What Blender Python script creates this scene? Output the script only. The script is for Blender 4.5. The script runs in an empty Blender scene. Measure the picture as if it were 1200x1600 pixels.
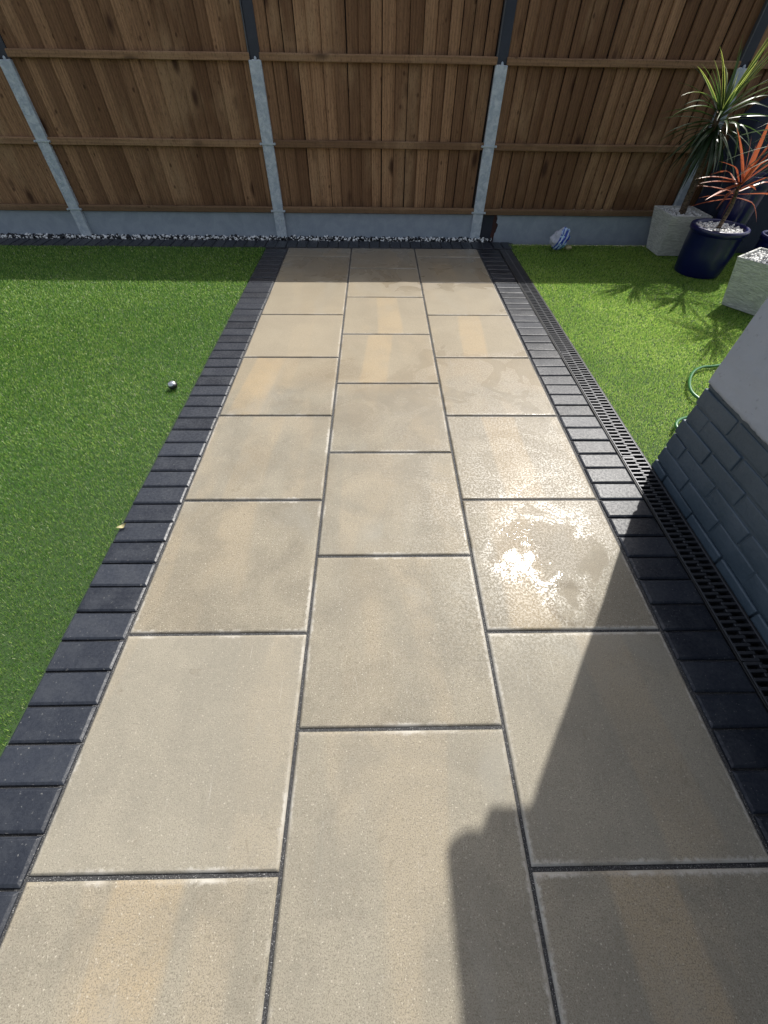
import bpy, bmesh, math, random
import numpy as np
from mathutils import Vector, Matrix, noise as mnoise
R = math.radians
random.seed(7); rng = np.random.default_rng(7)
sc = bpy.context.scene
C = sc.collection

# ------------------------------------------------------------------ camera
cam_d = bpy.data.cameras.new("camera"); cam = bpy.data.objects.new("camera", cam_d); C.objects.link(cam)
cam_d.sensor_fit = 'VERTICAL'; cam_d.sensor_height = 32.0; cam_d.lens = 625.2 / 1600 * 32.0
cam_d.clip_start = 0.02; cam_d.clip_end = 500
YAW, PIT, ROL = 0.0270, -0.8683, 0.0170
fw = Vector((math.sin(YAW)*math.cos(PIT), math.cos(YAW)*math.cos(PIT), math.sin(PIT)))
rt = Vector((math.cos(YAW), -math.sin(YAW), 0)); up = rt.cross(fw)
r2 = math.cos(ROL)*rt + math.sin(ROL)*up; u2 = -math.sin(ROL)*rt + math.cos(ROL)*up
M4 = Matrix((r2, u2, -fw)).transposed().to_4x4(); M4.translation = Vector((-0.0671, 0.0403, 1.2985))
cam.matrix_world = M4
sc.camera = cam
sc.render.resolution_x, sc.render.resolution_y = 768, 1024

# ------------------------------------------------------------------ light
SUN_EL, SUN_AZ = R(51.1), R(34.6)          # azimuth clockwise from +Y (towards +X)
w = bpy.data.worlds.new("World"); sc.world = w; w.use_nodes = True
nt = w.node_tree; nt.nodes.clear()
sky = nt.nodes.new('ShaderNodeTexSky'); sky.sky_type = 'NISHITA'; sky.sun_disc = False
sky.sun_elevation = SUN_EL; sky.sun_rotation = SUN_AZ; sky.air_density = 1.0; sky.dust_density = 3.5
bg = nt.nodes.new('ShaderNodeBackground'); bg.inputs['Strength'].default_value = 0.125
wo = nt.nodes.new('ShaderNodeOutputWorld')
hs = nt.nodes.new('ShaderNodeHueSaturation'); hs.inputs['Saturation'].default_value = .5   # hazy summer sky
nt.links.new(sky.outputs[0], hs.inputs['Color']); nt.links.new(hs.outputs[0], bg.inputs[0]); nt.links.new(bg.outputs[0], wo.inputs[0])
sd = bpy.data.lights.new("sun", 'SUN'); sd.energy = 4.6; sd.angle = R(0.53); sd.color = (1.0, 0.965, 0.90)
so = bpy.data.objects.new("sun", sd); C.objects.link(so)
sdir = Vector((math.sin(SUN_AZ)*math.cos(SUN_EL), math.cos(SUN_AZ)*math.cos(SUN_EL), math.sin(SUN_EL)))
so.rotation_euler = sdir.to_track_quat('Z', 'Y').to_euler(); so.location = (4, 8, 9)
sc.view_settings.view_transform = 'Standard'; sc.view_settings.look = 'None'
sc.view_settings.exposure = 0.5; sc.view_settings.gamma = 1.0

# ------------------------------------------------------------------ node helpers
class NT:
    def __init__(s, name):
        s.m = bpy.data.materials.new(name); s.m.use_nodes = True
        s.t = s.m.node_tree; s.t.nodes.clear()
        s.out = s.n('ShaderNodeOutputMaterial'); s.p = s.n('ShaderNodeBsdfPrincipled')
        s.l(s.p.outputs[0], s.out.inputs[0])
    def n(s, t, **k):
        o = s.t.nodes.new(t)
        for a, b in k.items(): setattr(o, a, b)
        return o
    def l(s, a, b): s.t.links.new(a, b)
    def put(s, sock, v):
        if isinstance(v, bpy.types.NodeSocket): s.l(v, sock)
        elif isinstance(v, (tuple, list)) and len(v) == 3 and sock.type == 'RGBA': sock.default_value = (*v, 1)
        else: sock.default_value = v
    def coord(s, kind='Object', scale=(1,1,1), off=None):
        if kind == 'World': v = s.n('ShaderNodeNewGeometry').outputs['Position']
        else: v = s.n('ShaderNodeTexCoord').outputs[kind]
        mp = s.n('ShaderNodeMapping'); mp.inputs['Scale'].default_value = scale; s.l(v, mp.inputs[0])
        if off is not None: s.put(mp.inputs['Location'], off)
        return mp.outputs[0]
    def noise(s, vec, scale, detail=4, rough=.55, dist=0, col=False):
        o = s.n('ShaderNodeTexNoise'); s.l(vec, o.inputs['Vector'])
        o.inputs['Scale'].default_value = scale; o.inputs['Detail'].default_value = detail
        o.inputs['Roughness'].default_value = rough; o.inputs['Distortion'].default_value = dist
        return o.outputs['Color' if col else 'Fac']
    def vor(s, vec, scale, feature='F1', out='Distance'):
        o = s.n('ShaderNodeTexVoronoi', feature=feature); s.l(vec, o.inputs['Vector']); o.inputs['Scale'].default_value = scale
        return o.outputs[out]
    def ramp(s, v, a, b, c=0., d=1.):
        o = s.n('ShaderNodeMapRange'); o.interpolation_type = 'SMOOTHSTEP'; o.clamp = True; s.put(o.inputs[0], v)
        for i, x in zip((1,2,3,4), (a,b,c,d)): s.put(o.inputs[i], x)
        return o.outputs[0]
    def math(s, op, a, b=0., c=0.):
        o = s.n('ShaderNodeMath', operation=op); s.put(o.inputs[0], a); s.put(o.inputs[1], b); s.put(o.inputs[2], c); return o.outputs[0]
    def mix(s, f, a, b, mode='MIX'):
        o = s.n('ShaderNodeMix', data_type='RGBA', blend_type=mode); s.put(o.inputs[0], f); s.put(o.inputs[6], a); s.put(o.inputs[7], b); return o.outputs[2]
    def sep(s, v):
        o = s.n('ShaderNodeSeparateXYZ'); s.l(v, o.inputs[0]); return o.outputs
    def bump(s, h, strength=.5, dist=.002, prev=None):
        o = s.n('ShaderNodeBump'); o.inputs['Strength'].default_value = strength; o.inputs['Distance'].default_value = dist
        s.l(h, o.inputs['Height'])
        if prev is not None: s.l(prev, o.inputs['Normal'])
        return o.outputs[0]
    def rnd(s): return s.n('ShaderNodeObjectInfo').outputs['Random']
    def attr(s, name, o='Fac'):
        a = s.n('ShaderNodeAttribute'); a.attribute_name = name; return a.outputs[o]
    def rndoff(s, k=37.):
        c = s.n('ShaderNodeCombineXYZ'); r_ = s.rnd()
        s.l(s.math('MULTIPLY', r_, k), c.inputs[0]); s.l(s.math('MULTIPLY', r_, k*1.7), c.inputs[1]); return c.outputs[0]
    def set(s, **k):
        for a, b in k.items(): s.put(s.p.inputs[a.replace('_', ' ')], b)
        return s.m

# ------------------------------------------------------------------ materials
def mat_slab():
    s = NT('paving_stone')
    off = s.rndoff(); v = s.coord('Object', off=off); W = s.coord('World')
    bandv = s.coord('Object', scale=(1, .16, 1), off=off)
    band = s.ramp(s.noise(bandv, 5.2, 1, .4), .53, .61)
    blotch = s.noise(v, 4.5, 4, .6, .6)
    fine = s.noise(v, 330, 3, .8); mid = s.noise(v, 60, 5, .7)
    base = s.mix(s.ramp(blotch, .35, .68), (.180, .164, .127), (.245, .221, .168))
    ox, oy, oz = s.sep(s.coord('Object')); r1 = s.rnd(); r2_ = s.math('FRACT', s.math('MULTIPLY', r1, 17.3)); r3 = s.math('FRACT', s.math('MULTIPLY', r1, 91.7))
    wob = s.math('MULTIPLY', s.math('SUBTRACT', s.noise(bandv, 6, 3, .5), .5), .06)
    bx = s.math('ABSOLUTE', s.math('ADD', s.math('ADD', s.math('SUBTRACT', ox, s.math('MULTIPLY', s.math('SUBTRACT', r1, .5), .36)), s.math('MULTIPLY', oy, s.math('MULTIPLY', s.math('SUBTRACT', r3, .5), .2))), wob))
    b1 = s.math('MULTIPLY', s.ramp(bx, .095, .070), s.math('MULTIPLY', s.ramp(r2_, .25, .8, .08, .62), s.ramp(s.noise(v, 3.5, 3, .6), .30, .60, .35, 1.)))
    base = s.mix(b1, base, (.355, .265, .150))
    band = s.math('MULTIPLY', band, .45)
    base = s.mix(s.math('MULTIPLY', band, s.ramp(blotch, .3, .6, .15, .75)), base, (.330, .262, .170))
    base = s.mix(s.ramp(mid, .3, .7, 0, .35), base, (.30, .26, .205))
    base = s.mix(s.ramp(fine, .50, .60, 0, .8), base, (.095, .080, .06))
    base = s.mix(s.ramp(s.noise(v, 130, 2, .6), .60, .68, 0, .5), base, (.10, .085, .065))
    base = s.mix(s.ramp(s.noise(v, 190, 1, .5), .66, .74, 0, .6), base, (.50, .46, .38))
    # faint grey smears and hairline scratches
    sm = s.ramp(s.noise(s.coord('Object', scale=(1, .5, 1), off=s.rndoff(91.)), 3.2, 3, .5, 1.2), .55, .75, 0, .4)
    base = s.mix(sm, base, (.235, .225, .195))
    base = s.mix(s.math('MULTIPLY', s.rnd(), .35), base, (.27, .255, .215))
    st = s.ramp(s.noise(v, 9, 5, .7, 1.5), .62, .70, 0, .35); base = s.mix(st, base, (.14, .118, .085))
    # a few fine scratches
    scr = s.noise(s.coord('Object', scale=(9, .35, 1), off=s.rndoff(53.)), 6, 1, .3); base = s.mix(s.math('MULTIPLY', s.ramp(s.math('ABSOLUTE', s.math('SUBTRACT', scr, .655)), .003, .0008), .22), base, (.5, .48, .44))
    ed = s.attr('edge'); en = s.noise(v, 70, 3, .7)
    pale = s.math('MULTIPLY', s.ramp(s.math('ADD', ed, s.math('MULTIPLY', s.math('SUBTRACT', en, .5), .03)), .014, .003), s.ramp(s.math('ADD', s.noise(W, 5, 3, .6), s.math('MULTIPLY', s.sep(W)[0], .08)), .40, .60, .04, .65))
    base = s.mix(pale, base, (.46, .44, .40))
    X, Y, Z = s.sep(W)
    tan = s.math('MULTIPLY', s.ramp(s.math('ADD', Y, s.math('MULTIPLY', s.math('SUBTRACT', s.noise(W, 3, 3, .6), .5), .8)), 1.95, 2.2), .34)  # far slabs tinted tan, painting in where sky reflection gives way to fence
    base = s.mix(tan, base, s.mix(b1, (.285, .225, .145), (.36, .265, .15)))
    # water film left from washing : strongest on the right hand column and half way up the path
    n1 = s.noise(W, 2.3, 3, .55, .8); n2 = s.noise(W, 9, 4, .6, .5)
    a = s.math('ADD', s.math('MULTIPLY', X, .24), s.math('MULTIPLY', n1, .9))
    yb = s.math('SUBTRACT', 1., s.math('ABSOLUTE', s.math('MULTIPLY', s.math('SUBTRACT', Y, 1.45), .85)))
    a = s.math('ADD', a, s.math('MULTIPLY', s.math('MAXIMUM', yb, -.2), .22))
    a = s.math('ADD', a, s.math('MULTIPLY', s.ramp(Y, 3.3, 3.9), .5))
    yq = s.math('ABSOLUTE', s.math('SUBTRACT', Y, s.math('ADD', 1.85, s.math('MULTIPLY', n1, .5))))
    a = s.math('ADD', a, s.ramp(yq, .55, .1, 0, .22))
    wet = s.ramp(s.math('ADD', a, s.math('MULTIPLY', n2, .18)), .62, .86)
    dry = s.ramp(s.math('ADD', s.math('SUBTRACT', X, s.math('MULTIPLY', Y, .9)), s.math('MULTIPLY', s.math('SUBTRACT', n1, .5), .25)), .055, .02)
    wet = s.math('MULTIPLY', wet, s.math('MAXIMUM', dry, s.ramp(Y, 1.15, 1.25)))
    # a drying ring in the puddle
    dx = s.math('SUBTRACT', X, .625); dy = s.math('SUBTRACT', Y, .705)
    rr = s.math('SQRT', s.math('ADD', s.math('MULTIPLY', dx, dx), s.math('MULTIPLY', s.math('MULTIPLY', dy, dy), .8)))
    rr = s.math('ADD', rr, s.math('MULTIPLY', s.math('SUBTRACT', n2, .5), .035))
    ring = s.math('MULTIPLY', s.ramp(rr, .052, .070), s.ramp(rr, .098, .076))
    damp = s.mix(s.math('MULTIPLY', wet, .28), base, (.15, .115, .07), 'MIX')
    damp = s.mix(s.math('MULTIPLY', s.math('MULTIPLY', ring, s.ramp(n1, .35, .65, .25, 1.)), .6), damp, (.085, .065, .04))
    n3 = s.noise(W, 55, 3, .6, 1.0); n4 = s.noise(W, 210, 2, .6)
    near = s.math('SQRT', s.math('ADD', s.math('POWER', s.math('SUBTRACT', X, .56), 2.), s.math('POWER', s.math('SUBTRACT', Y, .9), 2.)))
    near = s.math('ADD', near, s.math('MULTIPLY', s.math('SUBTRACT', s.noise(W, 5.5, 4, .6, .8), .5), .42))
    patch = s.ramp(near, .40, .16)
    bn = s.bump(s.noise(v, 240, 3, .7), .5, .0016)
    wave = s.noise(W, 2.6, 2, .4)
    rough_p = s.ramp(s.noise(W, 7, 3, .6, 1.), .50, .62)           # ripples where the film breaks up over the grain
    cb = s.bump(wave, .35, .006)
    cb = s.bump(s.math('MULTIPLY', n3, s.math('ADD', .03, s.math('MULTIPLY', s.math('MULTIPLY', patch, rough_p), .50))), .22, .004, cb)
    cb = s.bump(n4, .035, .0008, cb)
    grain = s.ramp(s.noise(W, 115, 3, .75), .49, .54, .03, 1.)
    cw = s.math('MULTIPLY', s.ramp(wet, 0, 1, .30, 1.0), s.math('MAXIMUM', grain, s.ramp(Y, 2.6, 3.4)))
    s.set(Base_Color=damp, Roughness=s.math('SUBTRACT', s.ramp(wet, 0, 1, .60, .50), s.math('MULTIPLY', s.ramp(s.noise(W, 4.2, 4, .6, 1.2), .50, .58), s.ramp(a, .3, .6, 0, .08))), Normal=bn, Coat_Weight=cw,
          Coat_Roughness=s.ramp(wet, 0, 1, .32, s.ramp(near, .20, .34, .018, s.ramp(s.noise(W, 3.4, 3, .55, 1.), .47, .53, .46, .22))), Coat_IOR=1.40, Coat_Normal=cb, Specular_IOR_Level=.14)
    return s.m
def mat_block(wetx):
    s = NT('charcoal_block'); v = s.coord('Object', off=s.rndoff()); W = s.coord('World')
    f = s.noise(v, 300, 3, .7); r_ = s.rnd()
    c = s.mix(r_, (.004, .006, .012), (.017, .021, .031))
    c = s.mix(s.ramp(s.noise(v, 12, 4, .6), .4, .7, 0, .5), c, (.034, .038, .046))
    c = s.mix(s.ramp(s.noise(v, 150, 1, .5), .70, .75, 0, .5), c, (.22, .22, .21))
    X, Y, Z = s.sep(W)
    n1 = s.noise(W, 14, 3, .6)
    wet = s.math('MULTIPLY', s.ramp(X, .85, 1.), s.ramp(n1, .3, .55, .45, 1.))
    bn = s.bump(f, .5, .0012)
    s.set(Base_Color=c, Roughness=s.ramp(wet, 0, 1, .50, .40), Normal=bn, Coat_Weight=s.math('MULTIPLY', s.ramp(wet, 0, 1, .75, .34), s.ramp(s.noise(v, 85, 3, .75), .45, .53, .15, 1.)),
          Coat_Roughness=s.ramp(wet, 0, 1, .36, .33), Coat_Normal=s.bump(s.noise(W, 150, 3, .7), .7, .0018), Coat_IOR=1.4, Specular_IOR_Level=s.ramp(X, 0., .5, .4, .24))
    return s.m
def mat_joint():
    s = NT('joint_grit'); v = s.coord('World')
    n = s.noise(v, 420, 3, .8)
    c = s.mix(s.ramp(n, .40, .60), (.010, .010, .011), (.050, .050, .052))
    c = s.mix(s.ramp(s.noise(v, 500, 1, .5), .66, .70), c, (.40, .40, .39))
    s.set(Base_Color=c, Roughness=.8, Normal=s.bump(n, .8, .002)); return s.m
def mat_turf_base():
    s = NT('turf_backing'); s.set(Base_Color=(.022, .05, .010), Roughness=.9); return s.m
def mat_blade():
    s = NT('turf_fibre'); a = s.attr('tone'); v = s.coord('World')
    c = s.mix(s.ramp(a, 0, .55), (.038, .108, .020), (.150, .335, .050))
    c = s.mix(s.ramp(a, .45, .9), c, (.55, .70, .17))
    c = s.mix(s.ramp(a, .965, .97), c, (.75, .75, .5))
    c = s.mix(s.ramp(s.noise(v, 1.3, 3, .6), .35, .7, 0, .4), c, (.085, .23, .035))
    s.set(Base_Color=c, Roughness=.36, Specular_IOR_Level=.5)
    tr = s.n('ShaderNodeBsdfTranslucent'); s.put(tr.inputs[0], s.mix(.0, c, c))
    mx = s.n('ShaderNodeMixShader'); mx.inputs[0].default_value = .45
    s.l(s.p.outputs[0], mx.inputs[1]); s.l(tr.outputs[0], mx.inputs[2]); s.l(mx.outputs[0], s.out.inputs[0]); return s.m
def mat_wood(rail=False):
    s = NT('treated_timber'); a = s.attr('board'); b3 = s.n('ShaderNodeCombineXYZ')
    s.l(s.math('MULTIPLY', a, 57.), b3.inputs[0]); s.l(s.math('MULTIPLY', a, 31.), b3.inputs[2])
    sc_ = (1, 1, .07) if not rail else (.07, 1, 1)
    v = s.coord('World', scale=sc_, off=b3.outputs[0])
    vk = s.coord('World', scale=(1, 1, .42) if not rail else (.42, 1, 1), off=b3.outputs[0])
    kn = s.vor(vk, 5.2); knm = s.ramp(kn, .20, .05)
    g = s.noise(v, 42, 5, .65, .8)
    rings = s.n('ShaderNodeTexWave'); rings.wave_type = 'BANDS'; rings.bands_direction = 'X' if not rail else 'Z'
    rings.inputs['Scale'].default_value = 14; rings.inputs['Distortion'].default_value = 5; rings.inputs['Detail'].default_value = 3
    rings.inputs['Detail Scale'].default_value = 1.2; s.l(v, rings.inputs[0])
    c = s.mix(a, (.175, .088, .043), (.43, .245, .130))
    c = s.mix(s.ramp(g, .35, .7), s.mix(.35, c, (.070, .034, .016)), c)
    c = s.mix(s.math('MULTIPLY', s.ramp(rings.outputs[1], .55, .9), .22), c, (.045, .026, .015))
    c = s.mix(s.ramp(s.noise(s.coord('World', scale=(1,1,.4)), 3.5, 3, .6), .5, .72, 0, .55), c, (.42, .27, .15))
    c = s.mix(s.math('MULTIPLY', knm, .85), c, (.035, .012, .006))
    Z = s.sep(s.coord('World'))[2]
    splash = s.ramp(s.math('ADD', Z, s.math('MULTIPLY', s.noise(v, 30, 3, .6), .16)), .40, .30, 0, .55)
    c = s.mix(splash, c, (.050, .030, .018))
    if rail: c = s.mix(.3, c, (.21, .14, .08))
    k2 = s.ramp(s.vor(s.coord('World', scale=(1, 1, .6) if not rail else (.6, 1, 1), off=b3.outputs[0]), 10.5), .13, .05); c = s.mix(s.math('MULTIPLY', k2, .7), c, (.045, .018, .009))
    c = s.mix(s.ramp(s.noise(s.coord('World', scale=(1, 1, .25), off=b3.outputs[0]), 130, 3, .7), .52, .66, 0, .5), c, (.075, .042, .022))
    h = s.math('ADD', g, s.math('MULTIPLY', rings.outputs[1], .5))
    s.set(Base_Color=c, Roughness=.78, Normal=s.bump(h, .6, .002), Specular_IOR_Level=.25); return s.m
def mat_paint(name, col, col2, sc_=60, bumpd=.0015, rough=.55, big=6):
    s = NT(name); v = s.coord('World')
    n = s.noise(v, sc_, 5, .65); b = s.noise(v, big, 4, .6, .6)
    c = s.mix(s.ramp(b, .35, .68), col, col2)
    c = s.mix(s.ramp(s.noise(v, sc_*3, 2, .5), .66, .72, 0, .35), c, tuple(x*.5 for x in col))
    s.set(Base_Color=c, Roughness=rough, Normal=s.bump(n, .7, bumpd)); return s.m
def mat_plain(name, col, rough=.5, metal=0., bump=None, coat=0.):
    s = NT(name); v = s.coord('Object')
    c = s.mix(s.ramp(s.noise(v, 25, 4, .6), .35, .7, 0, .35), col, tuple(min(1, x*1.35+.004) for x in col))
    k = dict(Base_Color=c, Roughness=rough, Metallic=metal, Coat_Weight=coat, Coat_Roughness=.06)
    if bump: k['Normal'] = s.bump(s.noise(v, bump[0], 4, .6), .6, bump[1])
    s.set(**k); return s.m
def mat_pebble(dark):
    s = NT('pebble_stone'); a = s.attr('tone')
    if dark: c = s.mix(s.ramp(a, .54, .56), (.012, .014, .018), (.80, .81, .80))
    else: c = s.mix(a, (.50, .50, .49), (.82, .82, .80))
    s.set(Base_Color=c, Roughness=.6); return s.m
def mat_textured_pot():
    s = NT('ribbed_resin'); v = s.coord('Object', scale=(.45, .45, 3.0))
    n = s.noise(v, 36, 4, .6, 1.2)
    c = s.mix(s.ramp(n, .35, .65), (.46, .465, .445), (.70, .70, .67))
    s.set(Base_Color=c, Roughness=.7, Normal=s.bump(n, 1., .012)); return s.m
def mat_leaf(kind):
    s = NT(kind); a = s.attr('tone'); e = s.attr('edge')
    if kind == 'green_leaf':
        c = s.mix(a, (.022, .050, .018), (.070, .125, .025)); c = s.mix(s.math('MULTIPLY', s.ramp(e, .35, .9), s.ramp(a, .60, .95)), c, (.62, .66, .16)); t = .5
    elif kind == 'red_leaf':
        c = s.mix(a, (.17, .045, .022), (.46, .125, .055)); t = .35
    else:
        c = s.mix(a, (.035, .060, .035), (.11, .15, .085)); t = .3
    s.set(Base_Color=c, Roughness=.34, Specular_IOR_Level=.5, Coat_Weight=.2, Coat_Roughness=.2)
    tr = s.n('ShaderNodeBsdfTranslucent'); s.put(tr.inputs[0], s.mix(.5, c, c))
    mx = s.n('ShaderNodeMixShader'); mx.inputs[0].default_value = t
    s.l(s.p.outputs[0], mx.inputs[1]); s.l(tr.outputs[0], mx.inputs[2]); s.l(mx.outputs[0], s.out.inputs[0]); return s.m
def mat_trunk():
    s = NT('cordyline_bark'); v = s.coord('Object'); w1 = s.noise(s.coord('Object', scale=(1,1,3.5)), 40, 4, .7, .5)
    c = s.mix(s.ramp(w1, .35, .65), (.035, .024, .016), (.17, .12, .08)); s.set(Base_Color=c, Roughness=.85, Normal=s.bump(w1, 1., .006)); return s.m
def mat_bag():
    s = NT('printed_plastic'); v = s.coord('Object')
    X, Y, Z = s.sep(v)
    q = s.math('ADD', s.math('MULTIPLY', X, 1.), s.math('MULTIPLY', Z, -.42))
    q = s.math('ADD', q, s.math('MULTIPLY', s.noise(v, 14, 3, .5), .05))
    wv = s.math('SINE', s.math('MULTIPLY', q, 150.))
    c = s.mix(s.ramp(wv, -.55, -.2), (.50, .60, .75), (.010, .045, .36))
    c = s.mix(s.ramp(s.noise(v, 30, 2, .5, 1.), .52, .6), c, (.42, .60, .85))
    c = s.mix(s.ramp(q, -.030, -.045), c, (.42, .43, .50))
    c = s.mix(s.math('MULTIPLY', s.ramp(Z, .06, .03), s.ramp(X, .02, .05)), c, (.16, .42, .30))
    c = s.mix(s.math('MULTIPLY', s.ramp(s.noise(v, 22, 2, .5), .58, .64), s.ramp(X, .03, .06)), c, (.35, .10, .10))
    s.set(Base_Color=c, Roughness=.3, Coat_Weight=.4, Coat_Roughness=.1, Normal=s.bump(s.noise(v, 35, 4, .6, 1.), .8, .006)); return s.m
M = dict(gap_shade=mat_plain('board_gap_shade', (.012, .009, .007), .9),slab=mat_slab(), block=mat_block(0), joint=mat_joint(), turf=mat_turf_base(), blade=mat_blade(),
    wood=mat_wood(), rail=mat_wood(True),
    post=mat_paint('painted_concrete', (.36, .42, .48), (.54, .59, .63), 55, .007, .6, 22),
    board=mat_paint('painted_gravel_board', (.26, .305, .36), (.31, .355, .41), 40, .004, .6, 9),
    darkboard=mat_paint('bare_dark_board', (.014, .018, .030), (.024, .028, .042), 70, .001, .6),
    rust=mat_paint('reddish_brick_edge', (.060, .018, .014), (.035, .014, .012), 90, .003, .8),
    steel=mat_paint('dark_steel', (.016, .022, .036), (.024, .030, .046), 70, .0006, .4),
    steelgrey=mat_paint('grey_flange', (.060, .064, .072), (.075, .08, .09), 70, .0006, .45),
    zinc=mat_plain('zinc_clip', (.42, .47, .52), .45, .3),
    brick=mat_paint('painted_brick', (.055, .083, .112), (.072, .102, .135), 60, .0045, .42, 5),
    render=mat_paint('painted_render', (.32, .355, .42), (.37, .405, .47), 18, .008, .5, 3),
    roof=mat_plain('grey_roofing', (.06, .06, .065), .7), gutter=mat_plain('black_gutter', (.02, .02, .022), .35),
    grate=mat_plain('drain_grate', (.036, .038, .044), .36, .35, (120, .0006), .25),
    drain=mat_plain('drain_trough', (.008, .008, .009), .6),
    cobalt=mat_plain('cobalt_glaze', (.002, .004, .062), .35, 0., (9, .002), .35),
    navy=mat_plain('navy_fabric', (.010, .017, .042), .75, 0., (60, .004)),
    pebw=mat_pebble(False), pebd=mat_pebble(True), pot=mat_textured_pot(),
    green=mat_leaf('green_leaf'), red=mat_leaf('red_leaf'), grassy=mat_leaf('grey_green_leaf'), trunk=mat_trunk(),
    hose=mat_plain('green_hose', (.022, .12, .035), .3, 0., None, .4), bag=mat_bag(),
    chrome=mat_plain('silver_cap', (.55, .57, .6), .25, .9), blackp=mat_plain('black_plastic', (.015, .016, .018), .4),
    soil=mat_plain('dark_soil', (.02, .014, .009), .9), dead=mat_plain('dry_leaf', (.30, .27, .14), .7),
    ground=mat_plain('ground_soil', (.07, .06, .045), .9))

# ------------------------------------------------------------------ mesh helpers
def link(name, me, mat, parent=None, smooth=False):
    o = bpy.data.objects.new(name, me); C.objects.link(o)
    if mat: me.materials.append(mat)
    if smooth:
        for p in me.polygons: p.use_smooth = True
    if parent: o.parent = parent
    return o
def bmo(name, bm, mat, parent=None, smooth=False):
    me = bpy.data.meshes.new(name); bm.to_mesh(me); bm.free(); return link(name, me, mat, parent, smooth)
def tag(o, label=None, cat=None, group=None, kind=None):
    for k, v in (('label', label), ('category', cat), ('group', group), ('kind', kind)):
        if v: o[k] = v
    return o
def empty(name, loc=(0,0,0)):
    o = bpy.data.objects.new(name, None); C.objects.link(o); o.location = loc; o.empty_display_size = .1; return o
def box(bm, x0, x1, y0, y1, z0, z1, bev=0., seg=2, rot=None, val=None, layer=None):
    r = bmesh.ops.create_cube(bm, size=1)
    vs = r['verts']
    for v in vs: v.co = Vector(((x0+x1)/2 + v.co.x*(x1-x0), (y0+y1)/2 + v.co.y*(y1-y0), (z0+z1)/2 + v.co.z*(z1-z0)))
    if rot:
        c = Vector(((x0+x1)/2, (y0+y1)/2, (z0+z1)/2)); bmesh.ops.rotate(bm, verts=vs, cent=c, matrix=rot)
    if bev:
        es = list({e for v in vs for e in v.link_edges})
        rr = bmesh.ops.bevel(bm, geom=es, offset=bev, segments=seg, affect='EDGES', profile=.6)
        vs = list(set(rr['verts']) | {v for v in vs if v.is_valid})
    if layer is not None:
        for v in vs:
            for f in v.link_faces:
                for vv in f.verts: vv[layer] = val
    return vs
def tube(bm, pts, rad, n=10, cap=True):
    pts = [Vector(p) for p in pts]; rads = rad if isinstance(rad, (list, tuple)) else [rad]*len(pts)
    rings = []
    ref = Vector((0, 0, 1))
    for i, p in enumerate(pts):
        t = (pts[min(i+1, len(pts)-1)] - pts[max(i-1, 0)]).normalized()
        a = t.cross(ref)
        if a.length < .05: a = t.cross(Vector((1, 0, 0)))
        a.normalize(); b = t.cross(a)
        rings.append([bm.verts.new(p + (a*math.cos(k*2*math.pi/n) + b*math.sin(k*2*math.pi/n))*rads[i]) for k in range(n)])
    for i in range(len(rings)-1):
        for k in range(n): bm.faces.new((rings[i][k], rings[i][(k+1) % n], rings[i+1][(k+1) % n], rings[i+1][k]))
    if cap: bm.faces.new(rings[0][::-1]); bm.faces.new(rings[-1])
    bmesh.ops.recalc_face_normals(bm, faces=bm.faces)
def lathe(bm, prof, c=(0,0,0), n=48):
    rings = [[bm.verts.new((c[0]+r_*math.cos(2*math.pi*k/n), c[1]+r_*math.sin(2*math.pi*k/n), c[2]+z)) for k in range(n)] for r_, z in prof]
    for i in range(len(rings)-1):
        for k in range(n): bm.faces.new((rings[i][k], rings[i][(k+1) % n], rings[i+1][(k+1) % n], rings[i+1][k]))
    return rings
def npmesh(name, V, F, mat, parent=None, attrs=None, smooth=False):
    """V (n,3); F list of index arrays, each (m,k)"""
    me = bpy.data.meshes.new(name); me.vertices.add(len(V)); me.vertices.foreach_set('co', np.ascontiguousarray(V, np.float32).ravel())
    loops = np.concatenate([f.ravel() for f in F]).astype(np.int32); tot = np.concatenate([np.full(len(f), f.shape[1]) for f in F]).astype(np.int32)
    start = np.concatenate([[0], np.cumsum(tot)[:-1]]).astype(np.int32)
    me.loops.add(len(loops)); me.loops.foreach_set('vertex_index', loops)
    me.polygons.add(len(tot)); me.polygons.foreach_set('loop_start', start); me.polygons.foreach_set('loop_total', tot)
    if smooth: me.polygons.foreach_set('use_smooth', np.ones(len(tot), bool))
    for k, a in (attrs or {}).items():
        at = me.attributes.new(k, 'FLOAT', 'POINT'); at.data.foreach_set('value', a.astype(np.float32))
    me.update(calc_edges=True)
    return link(name, me, mat, parent)
def spline(P, n=8):
    P = [Vector(p) for p in P]; out = []
    for i in range(len(P)-1):
        a, b, c, d = P[max(i-1, 0)], P[i], P[i+1], P[min(i+2, len(P)-1)]
        for k in range(n):
            t = k/n; out.append(.5*((2*b) + (c-a)*t + (2*a-5*b+4*c-d)*t*t + (-a+3*b-3*c+d)*t**3))
    out.append(P[-1]); return out

# ------------------------------------------------------------------ ground
bm = bmesh.new(); bmesh.ops.create_grid(bm, x_segments=2, y_segments=2, size=60)
g = bmo('ground', bm, M['ground']); g.location.z = -.07; tag(g, kind='structure')

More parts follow.
